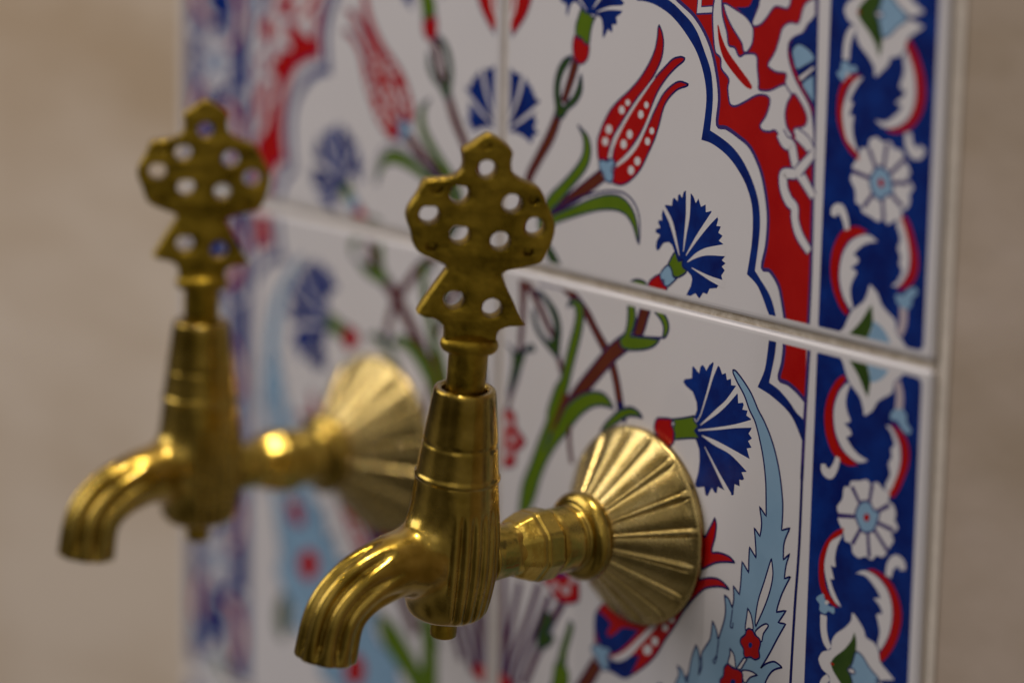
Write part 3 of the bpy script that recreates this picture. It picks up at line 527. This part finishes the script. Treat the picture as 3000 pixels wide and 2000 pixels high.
def casting():
    """valve body and spout as one continuous casting"""
    prof = [(.134,.0560),(.131,.0608),(.112,.0632),(.108,.0640),(.087,.0664),(.053,.0705),(.030,.0720),(-.007,.0723),(-.033,.0697),(-.060,.0655),(-.0745,.0615),(-.0825,.0540),(-.0885,.0420),(-.0925,.0280),(-.0930,.0)]
    prof = [tuple(p) for p in smooth_path(np.array(prof), False, 6)]
    def mod(a, h):
        phi = abs((math.degrees(a)+90+180)%360-180)            # 0 = spout side (-y), 180 = wall side
        side = min(1, max(0, (phi-46)/5))*min(1, max(0, (164-phi)/5))
        vert = min(1, max(0, (.098-h)/.03))*min(1, max(0, (h+.088)/.02))
        f = ((phi-50.5)/15) % 1.0
        groove = 1-abs(math.sin(math.pi*f))                     # round ribs with sharp valleys
        return 1-.105*side*vert*groove**1.5
    v1, f1 = lathe(prof, 360, mod=mod)
    path = np.array([(.330,.000,.050),(.366,.003,.052),(.400,.008,.055),(.430,.011,.0545),(.4577,.0100,.0495),(.4860,.0035,.0475),(.5102,-.0045,.0465),(.5302,-.0140,.0460),(.5500,-.0290,.0455),(.5640,-.0465,.0452),(.5720,-.0680,.0456),(.5757,-.0919,.0462),(.5775,-.1080,.0466),(.5782,-.1140,.0462),(.5784,-.1160,.0435),(.5784,-.1160,.0320),(.5770,-.1000,.0300)])
    pp = smooth_path(path, False, 5)
    n = 180; vs = []; fs = []
    d = np.gradient(pp[:,:2], axis=0)
    for k in range(len(pp)):
        kk = min(k, len(pp)-12)
        t = d[min(k, len(pp)-20)] if k > len(pp)-20 else d[k]
        t = t/np.linalg.norm(t); nrm = np.array([-t[1], t[0]])   # in (out, up)
        fade = min(1, max(0, (pp[k,0]-.475)/.06)) if pp[k,1] > -.03 else 1.0
        inner = k > len(pp)-9
        for i in range(n):
            a = 2*math.pi*i/n
            rib = 1-abs(math.sin(a*4.5+.25))
            rr = pp[k,2]*(1-(0 if inner else .29*fade*rib**1.4*(1-.75*min(1,max(0,(-.088-pp[k,1])/.026)))))
            o = rr*math.cos(a); s = rr*math.sin(a)
            vs.append((s, -(pp[k,0]+nrm[0]*o), pp[k,1]+nrm[1]*o))
    for k in range(len(pp)-1):
        for i in range(n):
            j = (i+1)%n; fs.append((k*n+i, k*n+j, (k+1)*n+j, (k+1)*n+i))
    fs.append(tuple(range(n))[::-1]); fs.append(tuple((len(pp)-1)*n+i for i in range(n)))
    me1 = fix(mesh('a', v1, f1)); me2 = fix(mesh('b', vs, fs))
    bm = bmesh.new(); bm.from_mesh(me1); bm.from_mesh(me2); me = bpy.data.meshes.new('cast'); bm.to_mesh(me); bm.free()
    o = bpy.data.objects.new('tmp', me); C.objects.link(o)
    r = o.modifiers.new('r','REMESH'); r.mode = 'VOXEL'; r.voxel_size = .00032
    s = o.modifiers.new('s','SMOOTH'); s.factor = .5; s.iterations = 2
    dg = bpy.context.evaluated_depsgraph_get(); me3 = bpy.data.meshes.new_from_object(o.evaluated_get(dg))
    bpy.data.objects.remove(o)
    # fillet where the spout leaves the body: relax vertices near the seam only
    nv = len(me3.vertices); co = np.empty(nv*3); me3.vertices.foreach_get('co', co); co = co.reshape(-1,3)
    ed = np.empty(len(me3.edges)*2, int); me3.edges.foreach_get('vertices', ed); ed = ed.reshape(-1,2)
    q = co/W; ry = np.hypot(q[:,0], q[:,1]+AX)
    out = -(q[:,1]+AX)
    w = np.exp(-((ry-.0755)/.024)**2)*(out > .022)*np.clip((.054-np.abs(q[:,0]))/.010,0,1)*np.clip((.115-q[:,2])/.03,0,1)*np.clip((q[:,2]+.088)/.02,0,1)
    deg = np.bincount(ed.ravel(), minlength=nv)[:,None]
    for it in range(420):
        acc = np.zeros_like(co)
        for k in range(3):
            acc[:,k] = np.bincount(ed[:,0], co[ed[:,1],k], nv)+np.bincount(ed[:,1], co[ed[:,0],k], nv)
        co += (acc/deg-co)*.6*w[:,None]
    me3.vertices.foreach_set('co', co.ravel()); me3.update()
    return me3
def split_mesh(me, test):
    """two meshes from one surface, sharing its shading normals so no seam shows"""
    nv = len(me.vertices); co = np.empty(nv*3); me.vertices.foreach_get('co', co); co = co.reshape(-1,3)
    nr = np.array([v.normal[:] for v in me.vertices])
    faces = [tuple(p.vertices) for p in me.polygons]; res = []
    flag = [test(co[list(f)].mean(0)/W) for f in faces]
    for want in (False, True):
        fs = [f for f, t in zip(faces, flag) if t == want]
        ids = sorted({i for f in fs for i in f}); idx = {i:k for k,i in enumerate(ids)}
        m = bpy.data.meshes.new('part'); m.from_pydata([tuple(co[i]) for i in ids], [], [tuple(idx[i] for i in f) for f in fs]); m.update()
        m.polygons.foreach_set('use_smooth', [True]*len(m.polygons))
        m.normals_split_custom_set_from_vertices([tuple(nr[i]) for i in ids])
        res.append(m)
    return res

HANDLE_AZ = math.radians(-29.5)            # where the flat of the handle faces, measured from +x
def handle_plate():
    right = [(.0000,.6490),(.0150,.6438),(.0262,.6365),(.0385,.6262),(.0378,.6120),(.0393,.6010),(.0425,.5940),(.0540,.5862),(.0700,.5805),(.0840,.5745),(.0930,.5640),(.0990,.5520),(.1065,.5390),(.1130,.5235),(.1140,.5110),(.1115,.4985),(.1085,.4890),(.1040,.4780),(.0975,.4660),(.0860,.4610),(.0660,.4565),(.0470,.4515),(.0400,.4460),(.0420,.4390),(.0500,.4230),(.0612,.4050),(.0710,.3870),(.0815,.3720),(.0740,.3690),(.0580,.3680),(.0450,.3630),(.0405,.3560),(.0398,.3440)]
    left = [(-.0408,.3440),(-.0415,.3580),(-.0465,.3680),(-.0600,.3745),(-.0740,.3765),(-.0860,.3815),(-.0780,.3960),(-.0650,.4180),(-.0480,.4440),(-.0455,.4500),(-.0500,.4550),(-.0640,.4605),(-.0825,.4672),(-.0945,.4745),(-.1010,.4850),(-.1050,.4980),(-.1110,.5110),(-.1145,.5220),(-.1125,.5340),(-.1060,.5460),(-.0990,.5580),(-.0950,.5690),(-.0900,.5770),(-.0760,.5790),(-.0595,.5815),(-.0450,.5865),(-.0375,.5925),(-.0345,.6020),(-.0355,.6140),(-.0365,.6240),(-.0240,.6330),(-.0110,.6430)]
    holes = [(.0013,.5985,.0128),(-.0366,.5600,.0132),(.0445,.5505,.0134),(-.0800,.5280,.0136),(.0822,.5180,.0134),(-.0310,.5010,.0134),(.0316,.4945,.0134),(-.0312,.4045,.0134),(.0283,.3945,.0136)]
    dimp = [(-.0030,.6345,.0062),(-.0716,.5670,.0070),(.0770,.5580,.0062),(-.0732,.4820,.0068),(.0760,.4810,.0064)]
    right, left = [[(x*.94, y) for x, y in q] for q in (right, left)]       # measured against the turned plate
    holes = [(x*.94, y, r*1.06) for x, y, r in holes]; dimp = [(x*.94, y, r) for x, y, r in dimp]
    outline = smooth_path(np.array(right+left), True, 3, 112)
    def layer(hs, z_lo, z_hi, bev, vs, fs):
        """plate slab between z_lo and z_hi; loops wound so that the material lies to their left"""
        loops = [np.array(outline)]+[np.array([(x+r*math.cos(t), y+r*math.sin(t)) for t in np.linspace(2*math.pi,0,32,endpoint=False)]) for x,y,r in hs]
        rings = []
        for lp in loops:
            d = np.roll(lp,-1,0)-np.roll(lp,1,0); d /= np.linalg.norm(d,axis=1)[:,None]
            nin = np.stack([-d[:,1], d[:,0]],1)
            prof = [(bev*(1-math.sin(k*math.pi/8)), bev*(1-math.cos(k*math.pi/8))) for k in range(4,-1,-1)]
            sec = [(o, z_lo+z) for o, z in reversed(prof)]+[(o, z_hi-z) for o, z in prof]
            sec = [(bev,z_lo),(bev*.35,z_lo+bev*.12),(0,z_lo+bev*.6),(0,z_hi-bev),(bev*.12,z_hi-bev*.5),(bev*.5,z_hi-bev*.12),(bev,z_hi)]
            ids = []
            for o, z in sec:
                p = lp+nin*o; ids.append(range(len(vs), len(vs)+len(p))); vs.extend((q[0],q[1],z) for q in p)
            n = len(lp)
            for a, c in zip(ids, ids[1:]):
                for k in range(n): fs.append((a[k], a[(k+1)%n], c[(k+1)%n], c[k]))
            rings.append((ids[0], ids[-1], lp))
        for side in (0,1):
            idx = [i for r in rings for i in r[side]]
            tri = tessellate_polygon([[Vector((p[0], p[1], 0)) for p in r[2]] for r in rings])
            for t in tri: fs.append(tuple(idx[k] for k in (t if side else t[::-1])))
    if sum(outline[i-1][0]*outline[i][1]-outline[i][0]*outline[i-1][1] for i in range(len(outline))) < 0: outline = outline[::-1]
    vs, fs = [], []
    layer(holes+dimp, .0050, .0140, .0034, vs, fs); layer(holes, -.0135, .0051, .0028, vs, fs)
    bm = bmesh.new()
    bv = [bm.verts.new([c*W for c in v]) for v in vs]
    for f in fs:
        try: bm.faces.new([bv[i] for i in f])
        except ValueError: pass
    # plate xy -> tangent / up ; plate z -> facing direction
    n = Vector((math.cos(HANDLE_AZ), math.sin(HANDLE_AZ), 0)); t = Vector((0,0,1)).cross(n)
    for v in bm.verts:
        x, y, z = v.co; wob = .0006*noise.noise(Vector((x/W*30, y/W*30, 0)))*W
        v.co = t*x+Vector((0,0,1))*y+n*(z+wob)+Vector((0,-AX*W,0))
    bmesh.ops.recalc_face_normals(bm, faces=bm.faces)
    me = bpy.data.meshes.new('handle'); bm.to_mesh(me); bm.free()
    return me

def flange_mesh():
    NP = 16; n = NP*40
    prof = [(.000,.148),(.000,.1555),(.008,.1565),(.0125,.1550),(.0145,.1510)]+[(.0145+(.104-.0145)*k/26, .1510+(.0500-.1510)*(k/26)**.93) for k in range(1,27)]
    def mod(t, a, r):
        f = (t/(2*math.pi)*NP+.15) % 1.0
        if a < .0140: return r
        edge = min(1, (a-.0140)/.006)
        if f < .72: s = .20+.42*math.sin(math.pi*f/.72)**.8
        elif f < .76: s = -.9*math.sin(math.pi*(f-.72)/.04)+.1
        elif f < .96: s = .25+.75*math.sin(math.pi*(f-.76)/.20)**.6
        else: s = -.6*math.sin(math.pi*(f-.96)/.04)+.1
        return r*(1+.068*edge*(s-.4))
    me = fix(mesh('flange', *turn_y(prof, n, mod))); return me
def bead():
    pr = [(.098,.046)]+[(.116-.018*math.cos(math.pi*k/14), .050+.0195*math.sin(math.pi*k/14)) for k in range(15)]+[(.138,.0505),(.146,.049)]
    return fix(mesh('collar', *turn_y(pr, 96)))
def pipe():
    pr = [(.140,.049),(.148,.0505),(.176,.0500),(.182,.0480),(.186,.0470),(.230,.0470),(.250,.0420),(.262,.0400),(.290,.0420),(.306,.0450)]
    return fix(mesh('pipe', *turn_y(resample(pr,.004), 96)))
def nut():
    def mod(t, a, r):
        f = ((t+.2)/(2*math.pi)*8) % 1.0; c = math.cos(math.pi/8)/math.cos((f-.5)*math.pi/4)
        cham = r*c*1.03
        return min(cham, r)
    pr = [(.1830,.0480),(.1850,.0540),(.1900,.0562),(.2150,.0562),(.2180,.0555),(.2185,.0545),(.2260,.0540),(.2480,.0460),(.2580,.0400)]
    return fix(mesh('nut', *turn_y(resample(pr,.0025), 192, mod)))
def build_tap():
    t = empty('wall_tap', (0,0,0))
    body, spout = split_mesh(casting(), lambda c: -(c[1]+AX) > .0785)
    link('body', body, M_brass, t); link('spout', spout, M_brass, t)
    pr = [(.110,.050),(.1145,.0575),(.1180,.0600),(.1300,.0605),(.1318,.0628),(.1345,.0636),(.1385,.0634),(.1400,.0614),(.1600,.0590),(.1840,.0562),(.1858,.0548),(.1884,.0546),(.1905,.0558),(.2300,.0508),(.2630,.0466),(.2668,.0457),(.2690,.0440),(.2695,.0380),(.2680,.0345),(.2500,.0330)]
    link('sleeve', fix(mesh('sleeve', *lathe(resample(pr,.004), 96))), M_brass, t)
    pr = [(.240,.0286),(.318,.0288),(.326,.0300),(.340,.0300)]
    link('stem', fix(mesh('stem', *lathe(resample(pr,.006), 64))), M_bronze, t)
    h = link('handle', handle_plate(), M_bronze, t)
    h.data.set_sharp_from_angle(angle=math.radians(38))
    pr = [(.3215,.0290)]+[(.3355-.0115*math.cos(math.pi*k/12), .0330+.0100*math.sin(math.pi*k/12)) for k in range(13)]+[(.352,.0250)]
    v, f = lathe(pr, 72, cx=0, cy=0)
    ca, sa = math.cos(HANDLE_AZ), math.sin(HANDLE_AZ)
    v = [(-sa*x+ca*(y*.72), ca*x+sa*(y*.72)-AX, z) for x,y,z in v]
    link('collar', fix(mesh('collar', v, f)), M_bronze, h)
    pr = [(-.084,.0190),(-.112,.0200),(-.1180,.0196),(-.1200,.0178),(-.1205,.0)]
    link('knob', fix(mesh('knob', *lathe(resample(pr,.004), 48))), M_bronze, t)
    link('pipe', pipe(), M_nut, t); link('nut', nut(), M_nut, t)
    fl = link('flange', flange_mesh(), M_flange, t); link('collar', bead(), M_brass, fl)
    return t
tap = build_tap()
tap['label'] = 'nearer brass wall tap with pierced flower handle, in front of the seam between the tiles'
tap['category'] = 'tap'; tap['group'] = 'brass wall taps on the tile panel'
tap2 = tap.copy(); C.objects.link(tap2)
for ch in list(tap.children):
    c = ch.copy(); C.objects.link(c); c.parent = tap2
    for g in ch.children:
        d = g.copy(); C.objects.link(d); d.parent = c
tap2['label'] = 'farther, blurred brass wall tap, its handle and spout against the bare beige wall'
for ch in tap2.children:
    if not ch.name.startswith('flange'): ch.scale = (1, 1, .963)            # the far casting is a little shorter
tap.location = (.3660*W, 0, -.3595*W); tap.rotation_euler = (0, math.radians(6.8), 0)
tap2.location = (-.3330*W, 0, -.3720*W); tap2.rotation_euler = (0, math.radians(2.2), 0)
